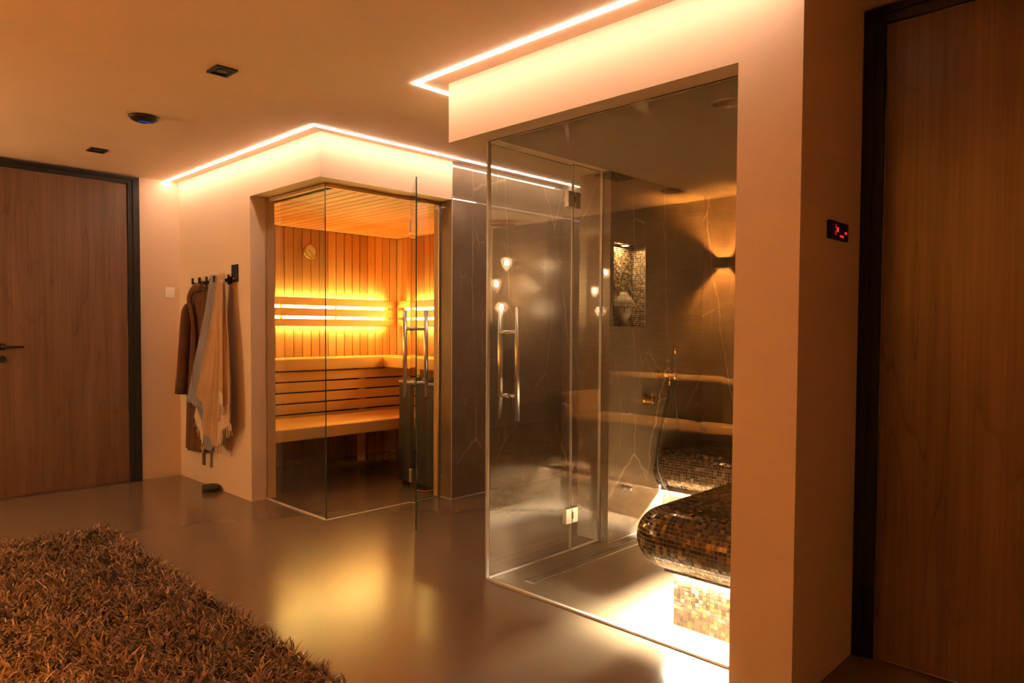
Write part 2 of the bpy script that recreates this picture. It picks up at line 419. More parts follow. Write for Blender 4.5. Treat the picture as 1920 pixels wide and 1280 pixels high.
# sauna door, standing open
hp = Vector((XH_S-.01, YG-.004, 0)); ep = Vector((2.717, 3.482, 0)); dd = (ep-hp).normalized(); nn = Vector((-dd.y, dd.x, 0)); LL = (ep-hp).length
r = empty('glass_door', tuple(hp), 'clear glass sauna door standing open with steel bar handles', 'door')
m = MB().obox((hp+ep)/2, dd, nn, LL/2, .004, .012, ZB1-.012); m.mi = [1, 1, 0, 0, 1, 1]
pane('pane', m, r)
hc = ep - dd*.075
for s_ in (-1, 1):
    q = hc + nn*.066*s_
    b = build('handle', MB().tube([(q.x, q.y, .835), (q.x, q.y, 1.385)], .0135, 14), M['steel'], r, smooth=True, label='round steel bar handle')
    for z in (.93, 1.27):
        a_ = hc + nn*.004*s_
        build('standoff', MB().tube([(a_.x, a_.y, z), (q.x, q.y, z)], .011, 12), M['steel'], b, smooth=True)
for z in (.205, 2.0):
    hg = build('hinge', MB().obox(hp+dd*.028, dd, nn, .026, .012, z-.045, z+.045), M['steel'], r, bevel=.002)
    build('hinge_leaf', MB().box(XH_S+.0, XH_S+.045, YG-.012, YG+.012, z-.045, z+.045), M['steel'], hg, bevel=.002)
# steam room
XF = 2.451
r = empty('glass_panel', (XF, (YP1+YD)/2, 0), 'large fixed front glass panel of the shower room', 'glass panel')
pane('pane', pane_box(XF-.005, XF+.005, YP1, YD, .008, ZB2-.0015), r)
build('floor_channel', MB().box(XF-.008, XF+.008, YP1, YD, 0, .01), M['edge_light'], r)
build('corner_seal', MB().box(XF-.004, XF+.014, YD-.004, YD+.006, .01, ZB2-.002), M['edge_light'], r)
XH2 = 3.118
r = empty('glass_door', ((XF+XH2)/2, YD, 0), 'closed glass door of the shower room beside the marble passage', 'door')
pane('pane', pane_box(XF+.016, XH2-.006, YD-.005, YD+.005, .012, ZB2-.012), r)
build('door_seal', MB().box(XH2-.01, XH2-.0005, YD-.005, YD+.005, .012, ZB2-.012), M['edge_light'], r)
build('bottom_seal', MB().box(XF+.016, XH2-.01, YD-.006, YD+.006, .002, .012), M['edge_light'], r)
for s_ in (-1, 1):
    b = build('handle', MB().tube([(2.605, YD+s_*.062, .80), (2.605, YD+s_*.062, 1.385)], .0135, 14), M['steel'], r, smooth=True, label='round steel bar handle')
    for z in (.925, 1.255):
        build('standoff', MB().tube([(2.605, YD+s_*.005, z), (2.605, YD+s_*.062, z)], .011, 12), M['steel'], b, smooth=True)
for z in (.206, 2.004):
    hg = build('hinge', MB().box(XH2-.056, XH2-.004, YD-.014, YD+.014, z-.044, z+.044), M['steel'], r, bevel=.002, label='square steel glass hinge')
    build('hinge_leaf', MB().box(XH2+.0, XH2+.05, YD-.014, YD+.014, z-.044, z+.044), M['steel'], hg, bevel=.002)
    build('hinge_knuckle', MB().box(XH2-.006, XH2+.006, YD-.017, YD-.012, z-.02, z+.02), M['black'], hg)
r = empty('glass_panel', ((XH2+XJ)/2, YD, 0), 'narrow fixed glass panel between shower door and marble jamb', 'glass panel')
pane('pane', pane_box(XH2+.001, XJ-.003, YD-.005, YD+.005, .008, ZB2-.0015), r)
build('floor_channel', MB().box(XH2, XJ, YD-.008, YD+.008, 0, .009), M['edge_light'], r)
build('wall_channel', MB().box(XJ-.006, XJ, YD-.008, YD+.008, .009, ZB2-.002), M['edge_light'], r)

# ------------------------------------------------------------------ ceiling light lines
def strip(name, segs, label, mat, z0, z1, wd=.0155):
    m = MB()
    for (x0, y0, x1, y1) in segs:
        if abs(x1-x0) < 1e-6: m.box(x0-wd/2, x0+wd/2, min(y0, y1)-wd/2, max(y0, y1)+wd/2, z0, z1)
        else: m.box(min(x0, x1)+wd/2, max(x0, x1), y0-wd/2, y0+wd/2, z0, z1)
    return build(name, m, mat, label=label, cat='light strip', group=None)
strip('led_strip', [(XS-.098, YW-.012, XS-.098, YS-.098), (XS-.098, YS-.098, XE-.002, YS-.098)], 'glowing ceiling light line running round the sauna bulkhead', M['led'], H-.006, H-.0005)
strip('led_strip', [(XS-.12, YP2, XS-.12, YH+.12), (XS-.12, YH+.12, XE-.002, YH+.12)], 'glowing ceiling light line along the shower room bulkhead', M['led'], H-.006, H-.0005)

# ------------------------------------------------------------------ sauna shell: boards one by one
def plank_mesh(name, sx, sy, sz, mat, bev=.0025):
    m = MB().box(-sx/2, sx/2, -sy/2, sy/2, 0, sz)
    me = bpy.data.meshes.new(name); me.from_pydata(m.v, [], m.f)
    bm = bmesh.new(); bm.from_mesh(me); bmesh.ops.bevel(bm, geom=[e for e in bm.edges if (e.verts[0].co-e.verts[1].co).length > .5*max(sx, sy, sz)], offset=bev, segments=1, affect='EDGES')
    bmesh.ops.recalc_face_normals(bm, faces=bm.faces); bm.to_mesh(me); bm.free()
    me.materials.append(mat); return me
sb = struct('wall_sauna_back', MB().box(XG+.002, XFAR-.01, SBY+.014, SBY+.05, 0, ZB1-.0), M['shadow'], 'back wall of the sauna clad in upright cedar boards', 'wall')
pitch = .0905
me = plank_mesh('plank', pitch-.006, .014, 2.2, M['cedar'])
x = SBX - pitch/2
while x > XG+.05:
    shared('plank', me, (x, SBY+.007, 0), sb); x -= pitch
ss = struct('wall_sauna_side', MB().box(SBX+.014, SBX+.05, YG+.01, SBY+.014, 0, ZB1), M['shadow'], 'side wall of the sauna clad in upright cedar boards', 'wall')
me = plank_mesh('plank', .014, pitch-.006, 2.2, M['cedar'])
y = SBY - pitch/2
while y > YG+.06:
    shared('plank', me, (SBX+.007, y, 0), ss); y -= pitch
sc = struct('ceiling_sauna', MB().box(XG+.032, SBX+.02, YG+.032, SBY+.02, 2.214, ZB1-.001), M['shadow'], 'sauna ceiling of long golden boards', 'ceiling')
L = SBY-YG-.04
me = plank_mesh('plank', .0815, L, .012, M['cedar_y'])
x = SBX - .045
while x > XG+.05:
    shared('plank', me, (x, YG+.032+L/2, 2.2015), sc); x -= .0905

# ------------------------------------------------------------------ sauna benches
UBZ, UBY, UBX = 1.0, 5.60, 3.97
r = empty('sauna_bench', (3.5, 5.8, 0), 'upper corner sauna bench of pale planks with slatted skirt', 'bench')
build('fascia_board', MB().box(XG+.06, UBX, UBY, UBY+.026, UBZ-.10, UBZ), M['aspen_x'], r, bevel=.008, seg=3)
build('fascia_board', MB().box(UBX, UBX+.026, YG+.07, UBY+.026, UBZ-.10, UBZ), M['aspen_y'], r, bevel=.008, seg=3)
yy = UBY+.03
while yy + .09 < SBY:
    build('seat_plank', MB().box(XG+.06, UBX+.02, yy, yy+.088, UBZ-.028, UBZ-.002), M['aspen_x'], r, bevel=.004); yy += .1
xx = UBX+.03
while xx + .09 < SBX:
    build('seat_plank', MB().box(xx, xx+.088, YG+.07, SBY-.005, UBZ-.028, UBZ-.002), M['aspen_y'], r, bevel=.004); xx += .1
zz = UBZ-.10-.012
for k in range(5):
    build('skirt_slat', MB().box(XG+.06, SBX-.005, UBY+.035, UBY+.055, zz-.082, zz), M['aspen_x'], r, bevel=.003); zz -= .0945
for x in (2.86, 3.77, 4.3):
    build('skirt_post', MB().box(x-.035, x+.035, UBY+.0555, UBY+.085, .02, UBZ-.11), M['aspen_z'], r)
build('skirt_backing', MB().box(XG+.06, SBX-.005, UBY+.09, UBY+.1, .45, UBZ-.11), M['shadow'], r)
r = empty('sauna_bench', (3.2, 5.25, 0), 'lower sauna bench of pale planks above the dark recess', 'bench')
LBZ, LBY, LX1 = .5, 4.93, 4.2
build('fascia_board', MB().box(XG+.06, LX1, LBY, LBY+.026, LBZ-.095, LBZ), M['aspen_x'], r, bevel=.008, seg=3)
yy = LBY+.0265
while yy + .0965 < UBY+.034:
    build('seat_plank', MB().box(XG+.06, LX1, yy, yy+.0965, LBZ-.03, LBZ-.001), M['aspen_x'], r, bevel=.002); yy += .0975
for x in (2.6, LX1-.03):
    build('support_leg', MB().box(x-.025, x+.025, 5.3, 5.35, 0, LBZ-.031), M['aspen_z'], r)

# backrests with their light strips
def backrest(label, horiz, a0, a1, face, sup):
    r = empty('backrest', ((a0+a1)/2, face, 1.29) if horiz else (face, (a0+a1)/2, 1.29), label, 'backrest')
    for z0, z1 in ((1.484, 1.556), (1.384, 1.456), (1.288, 1.357)):
        m = MB().box(a0, a1, face-.0, face+.02, z0, z1) if horiz else MB().box(face, face+.02, a0, a1, z0, z1)
        build('slat', m, M['aspen_x'] if horiz else M['aspen_y'], r, bevel=.003)
    for x in sup:
        m = MB().box(x-.011, x+.011, face+.02, SBY-.0005, 1.30, 1.545) if horiz else MB().box(face+.02, SBX-.0005, x-.011, x+.011, 1.30, 1.545)
        build('support', m, M['aspen_z'], r)
BF = SBY-.062; BFX = SBX-.062
backrest('slatted backrest with light gaps on the back wall of the sauna', True, XG+.06, SBX-.09, BF, (3.127, 3.694))
backrest('slatted backrest with light gaps on the side wall of the sauna', False, YG+.07, SBY-.09, BFX, (4.68, 5.84))
for zc, nm in ((1.470, 'upper'), (1.370, 'lower')):
    for a0, a1, nm2 in ((XG+.10, 3.112, 'left end of'), (3.142, 3.68, 'middle of'), (3.708, 4.26, 'corner end of')):
        build('led_strip', MB().box(a0, a1, BF+.022, BF+.034, zc-.012, zc+.012), M['led_sauna'], label='glowing %s light bar at the %s the sauna back wall' % (nm, nm2), cat='light strip')
    build('led_strip', MB().box(BFX+.022, BFX+.034, 4.72, 5.80, zc-.012, zc+.012), M['led_sauna'], label='glowing %s light bar on the sauna side wall' % nm, cat='light strip')

for zc, nm in ((1.528, 'top'), (1.314, 'bottom')):
    build('led_strip', MB().box(XG+.10, 3.112, BF+.021, BF+.027, zc-.014, zc+.014), M['led_sauna2'], label='light strip behind the %s slat at the left end of the sauna back wall' % nm, cat='light strip')
    build('led_strip', MB().box(3.142, 3.68, BF+.021, BF+.027, zc-.014, zc+.014), M['led_sauna2'], label='light strip behind the %s slat at the middle of the sauna back wall' % nm, cat='light strip')
    build('led_strip', MB().box(3.708, 4.26, BF+.021, BF+.027, zc-.014, zc+.014), M['led_sauna2'], label='light strip behind the %s slat near the corner of the sauna back wall' % nm, cat='light strip')
    build('led_strip', MB().box(BFX+.021, BFX+.027, 4.72, 5.80, zc-.014, zc+.014), M['led_sauna2'], label='light strip behind the %s slat of the sauna side wall' % nm, cat='light strip')
# thermometer
r = empty('wall_thermometer', (3.437, SBY, 1.92), 'round brass rimmed dial thermometer on the sauna back wall', 'thermometer')
TX, TZ = 3.437, 1.99
build('rim', MB().lathe((TX, SBY-.03, TZ), [(.055, .03), (.068, .025), (.07, .008), (.064, 0), (.058, .004)], 32, 'y', cap=False), M['brass'], r, smooth=True)
build('face', MB().lathe((TX, SBY-.022, TZ), [(.06, 0), (.06, .01)], 32, 'y'), M['dial'], r)
for k in range(11):
    a = math.radians(-60+k*30); 
    p0, p1 = Vector((TX+math.sin(a)*.043, SBY-.024, TZ+math.cos(a)*.043)), Vector((TX+math.sin(a)*.052, SBY-.024, TZ+math.cos(a)*.052))
    build('tick_mark', MB().tube([p0, p1], .0018, 5), M['ink'], r)
for a, l in ((150, .042), (310, .022)):
    a = math.radians(a); build('needle', MB().tube([(TX, SBY-.025, TZ), (TX+math.sin(a)*l, SBY-.025, TZ+math.cos(a)*l)], .002, 6), M['ink'], r)

# heater
r = empty('sauna_heater', (3.66, 4.46, 0), 'tall black sauna heater tower with stones on top', 'heater')
hx0, hx1, hy0, hy1 = 3.465, 3.87, 4.225, 4.665
build('casing', MB().box(hx0, hx1, hy0, hy1, .035, .835), M['heater'], r, bevel=.006)
build('top_rim', MB().box(hx0-.003, hx0+.012, hy0-.003, hy1+.003, .835, .85).box(hx1-.012, hx1+.003, hy0-.003, hy1+.003, .835, .85).box(hx0+.012, hx1-.012, hy0-.003, hy0+.012, .835, .85).box(hx0+.012, hx1-.012, hy1-.012, hy1+.003, .835, .85), M['steel'], r)
build('plinth', MB().box(hx0+.02, hx1-.02, hy0+.02, hy1-.02, 0, .035), M['black'], r)
for k in range(46):
    c = Vector((random.uniform(hx0+.05, hx1-.05), random.uniform(hy0+.05, hy1-.05), random.uniform(.835, .86))); rr = random.uniform(.022, .036)
    bm = bmesh.new(); bmesh.ops.create_icosphere(bm, subdivisions=1, radius=rr)
    mb = MB(); mb.add([c+Vector((v.co.x*random.uniform(.8, 1.2), v.co.y*random.uniform(.8, 1.2), v.co.z*random.uniform(.7, 1.1))) for v in bm.verts], [[v.index for v in f.verts] for f in bm.faces]); bm.free()
    build('stone', mb, M['stone'], r)
build('power_cable', MB().tube([(hx0-.004, 4.50, .012), (hx0-.05, 4.42, .008), (hx0-.07, 4.34, .008), (hx0-.04, 4.27, .008), (hx0+.02, 4.235, .02)], .005, 8), plain('orange_cable', (.45, .1, .03), .5), r, smooth=True)

# ------------------------------------------------------------------ mosaic bench
PAL = [((.11, .07, .04), .32), ((.17, .11, .062), .22), ((.27, .175, .09), .16), ((.46, .28, .10), .11), ((.68, .42, .13), .07), ((.55, .45, .32), .08), ((.08, .06, .045), .04)]
def tile_col():
    t = random.random(); acc = 0
    for c, p in PAL:
        acc += p
        if t < acc: break
    k = random.uniform(.8, 1.2); return (c[0]*k, c[1]*k, c[2]*k, 1)
def tile_add(mb, q, n, gap=.0013, up=.0016, tilt=.0003):
    q = [Vector(p) for p in q]; c = sum(q, Vector())/4; n = Vector(n).normalized()
    top = []
    for p in q:
        d = p-c; l = d.length
        top.append(c + d*max(.3, (l-gap*1.35)/l) + n*(up+random.uniform(-tilt, tilt)))
    bot = [t - n*(up+.002) for t in top]
    # face orientation
    fn = (top[1]-top[0]).cross(top[2]-top[0])
    if fn.dot(n) < 0: top.reverse(); bot.reverse()
    b = len(mb.v); mb.v += [tuple(p) for p in top+bot]; col = tile_col()
    for f in ((0, 1, 2, 3), (0, 4, 5, 1), (1, 5, 6, 2), (2, 6, 7, 3), (3, 7, 4, 0)):
        mb.f.append(tuple(i+b for i in f)); mb.mi.append(0); mb.col.append(col)
TP = .0175
BR, BZ = .125, .375
PX, PY, RC = 2.635, 1.655, .05; QX, RQ = 4.0, .16
def bench_path():
    P = []   # (pos, normal)
    def line(a, b, n, step, last=False):
        a = Vector(a); b = Vector(b); k = max(1, round((b-a).length/step))
        for i in range(k + (1 if last else 0)): P.append((a.lerp(b, i/k), Vector(n)))
    line((PX, YP1), (PX, PY-RC), (-1, 0), TP)
    k = max(4, round(math.pi/2*(RC+BR*.85)/TP)); c = Vector((PX+RC, PY-RC))
    for i in range(k):
        a = math.pi - math.pi/2*i/k; n = Vector((math.cos(a), math.sin(a))); P.append((c+n*RC, n))
    line((PX+RC, PY), (QX-RQ, PY), (0, 1), TP)
    k = max(4, round(math.pi/2*RQ/TP)); c = Vector((QX-RQ, PY+RQ))
    for i in range(k):
        a = -math.pi/2 + math.pi/2*i/k; n = -Vector((math.cos(a), math.sin(a))); P.append((c-n*RQ, n))
    line((QX, PY+RQ), (QX, YIN-.002), (-1, 0), TP, True)
    return P
BP = bench_path(); NPROF = 22
def bpt(i, ph, r=BR):
    p, n = BP[i]; s = math.sin(ph)*r; return Vector((p.x+n.x*s, p.y+n.y*s, BZ+math.cos(ph)*r)), Vector((n.x*math.sin(ph), n.y*math.sin(ph), math.cos(ph)))
mbench = empty('mosaic_bench', (3.3, 1.5, 0), 'rounded corner bench covered in bronze and gold mosaic inside the shower room', 'bench')
body = MB()
body.grid([[bpt(i, math.pi*j/24, BR-.0006)[0] for j in range(25)] for i in range(len(BP))])
def cap_z(z):
    ring = [Vector((p.x, p.y, z)) for p, n in BP]
    return ring + [Vector((XB-.001, YIN-.002, z)), Vector((XB-.001, YP1+.001, z))]
for z in (BZ+BR-.0006, BZ-BR+.0006):
    rg = cap_z(z); body.add(rg, [tuple(range(len(rg)))])
build('seat_body', body, M['grout'], mbench, smooth=False)
PEDX, PEDY, PEDX2, PEDZ = 2.65, 1.60, 3.98, .2506
pb = MB()
pl = [(PEDX, YP1+.001), (PEDX, PEDY), (PEDX2, PEDY), (PEDX2, YIN-.002), (XB-.001, YIN-.002), (XB-.001, YP1+.001)]
pb.add([(x, y, z) for z in (0, PEDZ) for x, y in pl], [(i, (i+1) % 6, (i+1) % 6+6, i+6) for i in range(6)])
build('pedestal', pb, M['grout'], mbench)
near = []; field = MB()
def emit_tile(q, n, nearkey=None):
    if nearkey is not None: near.append((nearkey, q, n))
    else: tile_add(field, q, n)
for i in range(len(BP)-1):
    for j in range(NPROF):
        a0, a1 = math.pi*j/NPROF, math.pi*(j+1)/NPROF
        q = [bpt(i, a0)[0], bpt(i+1, a0)[0], bpt(i+1, a1)[0], bpt(i, a1)[0]]
        n = bpt(i, (a0+a1)/2)[1] + bpt(i+1, (a0+a1)/2)[1]
        c = sum(q, Vector())/4
        vis = n.dot(Vector((0, 0, CAM_H))-c) > 0 and 4 <= j <= 17
        emit_tile(q, n, c.length if vis and c.x < 2.85 else None)
zt = BZ+BR
def top_rect(x0, x1, y0, y1):
    nx, ny = round((x1-x0)/TP), round((y1-y0)/TP)
    for i in range(nx):
        for j in range(ny):
            xa, xb_, ya, yb = x0+(x1-x0)*i/nx, x0+(x1-x0)*(i+1)/nx, y0+(y1-y0)*j/ny, y0+(y1-y0)*(j+1)/ny
            if (xa+xb_)/2 < PX+RC and (ya+yb)/2 > PY-RC and (Vector(((xa+xb_)/2, (ya+yb)/2))-Vector((PX+RC, PY-RC))).length > RC: continue
            emit_tile([(xa, ya, zt), (xb_, ya, zt), (xb_, yb, zt), (xa, yb, zt)], (0, 0, 1))
top_rect(PX, XB-.002, YP1+.002, PY); top_rect(QX, XB-.002, PY, YIN-.003)
def wall_rect(p0, p1, n, z0, z1, tp=TP):
    p0, p1 = Vector(p0), Vector(p1); k, kz = max(1, round((p1-p0).length/tp)), max(1, round((z1-z0)/tp))
    for i in range(k):
        a, b = p0.lerp(p1, i/k), p0.lerp(p1, (i+1)/k)
        for j in range(kz):
            za, zb = z0+(z1-z0)*j/kz, z0+(z1-z0)*(j+1)/kz
            yield [(a.x, a.y, za), (b.x, b.y, za), (b.x, b.y, zb), (a.x, a.y, zb)], n
for q, n in wall_rect((PEDX, YP1+.002), (PEDX, PEDY), (-1, 0, 0), .001, .248):
    c = sum((Vector(p) for p in q), Vector())/4; emit_tile(q, n, c.length+.3)
for q, n in wall_rect((PEDX, PEDY), (PEDX2, PEDY), (0, 1, 0), .001, .248): emit_tile(q, n)
for q, n in wall_rect((PEDX2, PEDY), (PEDX2, YIN-.003), (-1, 0, 0), .001, .248): emit_tile(q, n)
near.sort(key=lambda t: t[0])
for k, (d, q, n) in enumerate(near):
    if k < 300:
        mb = MB(); tile_add(mb, q, n); build('tile', mb, M['tile'], mbench, fixn=False)
    else: tile_add(field, q, n)
build('tile_field', field, M['tile'], mbench, kind='stuff', fixn=False)
# light line under the overhang
def run(o0, o1, z0, z1):
    m = MB()
    m.box(PEDX-o1, PEDX-o0, YP1+.002, PEDY+o1, z0, z1); m.box(PEDX-o0, PEDX2-o1, PEDY+o0, PEDY+o1, z0, z1); m.box(PEDX2-o1, PEDX2-o0, PEDY+o0, YIN-.004, z0, z1)
    return m
build('added_light_lip', run(.027, .031, .233, .262), plain('added_lip_dark', (.09, .062, .038), .4), mbench)  # added fin that cuts the strip's light sideways, dark to blend with the underside
m = run(.004, .013, .2465, .2498)
build('led_strip', m, M['led_steam'], label='white light line hidden under the lip of the mosaic bench', cat='light strip')

# niche lining and statue
r = empty('niche_lining', ((NX0+NX1)/2, YIN+ND, NZ0), 'small gold and brown mosaic lining the lit wall niche', 'mosaic')
nb = MB().box(NX0, NX1, YIN+ND-.004, YIN+ND-.0005, NZ0, NZ1).box(NX1-.004, NX1-.0005, YIN+.002, YIN+ND-.004, NZ0, NZ1)
build('grout_bed', nb, M['grout'], r)
nf = MB()
for q, n in wall_rect((NX0, YIN+ND-.004), (NX1-.004, YIN+ND-.004), (0, -1, 0), NZ0, NZ1, .0125): tile_add(nf, q, n, .001)
for q, n in wall_rect((NX1-.004, YIN+.003), (NX1-.004, YIN+ND-.004), (-1, 0, 0), NZ0, NZ1, .0125): tile_add(nf, q, n, .001)
build('tile_field', nf, M['tile'], r, kind='stuff', fixn=False)
r = empty('niche_light', (3.60, YIN+.045, NZ1), 'small round downlight in the top of the mosaic niche', 'downlight')
build('ring', MB().lathe((3.60, YIN+.045, NZ1-.006), [(.018, .001), (.026, 0), (.028, .006)], 24, 'z', cap=False), M['steel'], r, smooth=True)
build('lens', MB().lathe((3.60, YIN+.045, NZ1-.004), [(.018, 0), (.018, .0035)], 24), M['niche_l'], r)
# carved head
HX, HY = 3.575, YIN+.035
r = empty('stone_head', (HX, HY, NZ0), 'small carved stone head with knobbed hair standing in the mosaic niche', 'statue')
build('head', MB().lathe((HX, HY, NZ0), [(.03, .0), (.032, .004), (.027, .02), (.026, .04), (.034, .055), (.045, .075), (.05, .1), (.05, .125), (.045, .15), (.03, .165)], 24), M['stonehead'], r, smooth=True)
fd = Vector((-.75, -.66, 0)).normalized(); sd = Vector((-fd.y, fd.x, 0))
pn = Vector((HX, HY, NZ0)) + fd*.049
build('nose', MB().tube([pn+Vector((0, 0, .125)), pn+fd*.006+Vector((0, 0, .105)), pn+fd*.011+Vector((0, 0, .092)), pn+Vector((0, 0, .086))], [.004, .006, .008, .004], 8), M['stonehead'], r, smooth=True)
build('mouth', MB().tube([pn+sd*.014-fd*.006+Vector((0, 0, .074)), pn-fd*.001+Vector((0, 0, .072)), pn-sd*.014-fd*.006+Vector((0, 0, .074))], [.003, .005, .003], 8), M['stonehead'], r, smooth=True)
for s_ in (-1, 1):
    e = Vector((HX, HY, NZ0)) + sd*.05*s_
    build('ear', MB().tube([e+Vector((0, 0, .125)), e+sd*.004*s_+Vector((0, 0, .11)), e+Vector((0, 0, .07)), e-sd*.004*s_+Vector((0, 0, .058))], [.005, .009, .008, .005], 8), M['stonehead'], r, smooth=True)
    build('eye', MB().tube([pn+sd*.008*s_+Vector((0, 0, .113))-fd*.002, pn+sd*.016*s_+Vector((0, 0, .114))-fd*.004, pn+sd*.026*s_+Vector((0, 0, .112))-fd*.01], [.003, .005, .003], 8), M['stonehead'], r, smooth=True)
hair = MB().lathe((HX, HY, NZ0), [(.056, .125), (.057, .14), (.052, .158), (.038, .172), (.026, .178), (.025, .19), (.018, .203), (.004, .208)], 24)
for ring, (rr, zz, cnt) in enumerate([(.057, .128, 26), (.058, .139, 26), (.056, .15, 25), (.05, .161, 22), (.042, .17, 18), (.031, .178, 13), (.026, .187, 11), (.022, .196, 9), (.014, .204, 6)]):
    for k in range(cnt):
        a = 2*math.pi*(k+.5*(ring % 2))/cnt; c = Vector((HX+rr*math.cos(a), HY+rr*math.sin(a), NZ0+zz))
        hair.lathe(c, [(.0025, -.006), (.0062, -.002), (.0062, .002), (.0025, .006)], 6)
build('hair', hair, plain('toplit_carved_hair', (.55, .46, .34), .6, var=.2), r, fixn=False)  # hair paler than the head: light from above is put into its colour

# ------------------------------------------------------------------ shower fittings
r = empty('hand_shower', (3.95, YIN, .98), 'brass and black stick hand shower hanging on the marble wall', 'shower')
SZ = .985
build('wall_rosette', MB().lathe((3.905, YIN-.009, SZ), [(.031, .009), (.031, .001), (.029, 0)], 28, 'y'), M['brass'], r)
build('bracket', MB().tube([(3.905, YIN-.009, SZ), (3.905, YIN-.078, SZ), ], .0125, 16).tube([(3.905, YIN-.06, SZ), (3.99, YIN-.07, SZ)], .0105, 14).tube([(3.94, YIN-.066, SZ), (3.94, YIN-.066, SZ-.07)], .0085, 14), M['brass'], r, smooth=True)
build('cradle', MB().tube([(3.995, YIN-.07, SZ-.035), (3.995, YIN-.07, SZ+.012)], .0145, 16), M['brass'], r, smooth=True)
hd = build('stick', MB().tube([(3.995, YIN-.07, SZ+.012), (3.995, YIN-.07, SZ+.125)], .0125, 16), M['rubber'], r, smooth=True, label='black grip of the hand shower')
build('stick_head', MB().tube([(3.995, YIN-.07, SZ+.125), (3.995, YIN-.07, SZ+.19)], .0115, 16), M['brass'], hd, smooth=True)
def bez(pts, n=48):
    pts = [Vector(p) for p in pts]; out = []
    for i in range(len(pts)-1):
        p0, p1, p2, p3 = pts[max(i-1, 0)], pts[i], pts[i+1], pts[min(i+2, len(pts)-1)]
        for k in range(8):
            t = k/8; out.append(.5*((2*p1)+(p2-p0)*t+(2*p0-5*p1+4*p2-p3)*t*t+(3*p1-p0-3*p2+p3)*t**3))
    return out+[pts[-1]]
hose = bez([(3.995, YIN-.07, SZ-.035), (4.0, YIN-.07, .86), (4.045, YIN-.068, .68), (4.10, YIN-.068, .5), (4.128, YIN-.066, .39), (4.10, YIN-.064, .28), (4.0, YIN-.062, .232), (3.90, YIN-.062, .275), (3.83, YIN-.062, .38), (3.815, YIN-.062, .47), (3.845, YIN-.064, .62), (3.91, YIN-.066, .80), (3.938, YIN-.066, .90), (3.94, YIN-.066, SZ-.06)])
build('hose', MB().tube(hose, .0085, 12), M['rubber'], r, smooth=True, label='dark flexible shower hose in a long loop')
r = empty('shower_valve', (3.76, YIN, .83), 'round brass mixer knob below the hand shower', 'valve')
build('wall_rosette', MB().lathe((3.76, YIN-.009, .835), [(.033, .009), (.033, .001), (.031, 0)], 28, 'y'), M['brass'], r)
kb = build('knob', MB().lathe((3.76, YIN-.07, .835), [(.021, 0), (.0225, .002), (.0225, .061)], 24, 'y'), M['brass'], r)
build('knob_pin', MB().tube([(3.76, YIN-.055, .857), (3.76, YIN-.055, .878)], .004, 8), M['brass'], kb)
r = empty('wall_nozzle', (3.545, YIN, .30), 'small chrome nozzle low on the marble shower wall', 'nozzle')
build('flange', MB().lathe((3.545, YIN-.008, .312), [(.016, .008), (.016, 0)], 20, 'y'), M['steel'], r)
build('spout', MB().tube([(3.545, YIN-.008, .312), (3.545, YIN-.04, .312), (3.545, YIN-.055, .306)], [.011, .011, .014], 14), M['steel'], r, smooth=True)
r = empty('shower_drain', (3.3, 2.387, 0), 'long slim linear drain in the shower floor', 'drain')
fr = MB().box(2.575, 4.0, 2.413, 2.418, 0, .0025).box(2.575, 3.87, 2.355, 2.360, 0, .0025).box(2.575, 2.58, 2.36, 2.413, 0, .0025)
build('frame', fr, M['steel'], r)
build('insert', MB().box(2.583, 3.97, 2.363, 2.41, 0, .0015), M['floor'], r)
r = empty('ceiling_downlight', (2.68, 1.40, ZB2-.006), 'round bronze ringed downlight in the shower room ceiling', 'downlight')
build('ring', MB().lathe((2.69, 1.405, ZB2-.014), [(.045, .006), (.05, 0), (.062, .001), (.066, .0075)], 36, 'z', cap=False), M['bronze'], r, smooth=True)
build('lens', MB().lathe((2.69, 1.405, ZB2-.009), [(.046, 0), (.046, .0025)], 36), plain('dull_lens', (.35, .3, .25), .2), r)

# ------------------------------------------------------------------ ceiling fittings of the room
def square_spot(cx, cy, hx, hy, label, n=1):
    r = empty('ceiling_spotlight', (cx, cy, H-.008), label, 'spotlight', 'black ceiling spotlights')
    b = .012; z0, z1 = H-.009, H-.0005
    build('frame', MB().box(cx-hx, cx+hx, cy-hy, cy-hy+b, z0, z1).box(cx-hx, cx+hx, cy+hy-b, cy+hy, z0, z1).box(cx-hx, cx-hx+b, cy-hy+b, cy+hy-b, z0, z1).box(cx+hx-b, cx+hx, cy-hy+b, cy+hy-b, z0, z1), M['black'], r)
    build('inset', MB().box(cx-hx+b, cx+hx-b, cy-hy+b, cy+hy-b, z1-.002, z1), M['ink'], r)
    for k in range(n):
        c = cx + (k-(n-1)/2)*hx*1.0
        build('lamp_ring', MB().lathe((c, cy, H-.008), [(.028, .003), (.033, 0), (.036, .005)], 24, cap=False), M['black'], r, smooth=True)
        build('lens', MB().lathe((c, cy, H-.006), [(.026, 0), (.026, .003)], 20), M['heater'], r)
square_spot(1.467, 3.378, .05, .06, 'square black recessed spotlight nearest in the ceiling')
square_spot(1.512, 5.51, .054, .058, 'square black recessed spotlight in the ceiling near the wooden door')
square_spot(.25, 3.40, .15, .085, 'wide black twin spotlight in the ceiling mirrored in the shower glass', 2)
r = empty('smoke_detector', (1.47, 4.45, H-.035), 'round black dome detector with blue glint on the ceiling', 'detector')
build('dome', MB().lathe((1.47, 4.45, H-.034), [(.02, 0), (.045, .004), (.068, .014), (.08, .026), (.083, .0335)], 36), M['black'], r, smooth=True)
build('indicator_ring', MB().tube([(1.47+.03*math.cos(a), 4.45+.03*math.sin(a), H-.0345) for a in [math.radians(190+k*8) for k in range(18)]], .002, 6), M['blueled'], r, label='blue lit ring')
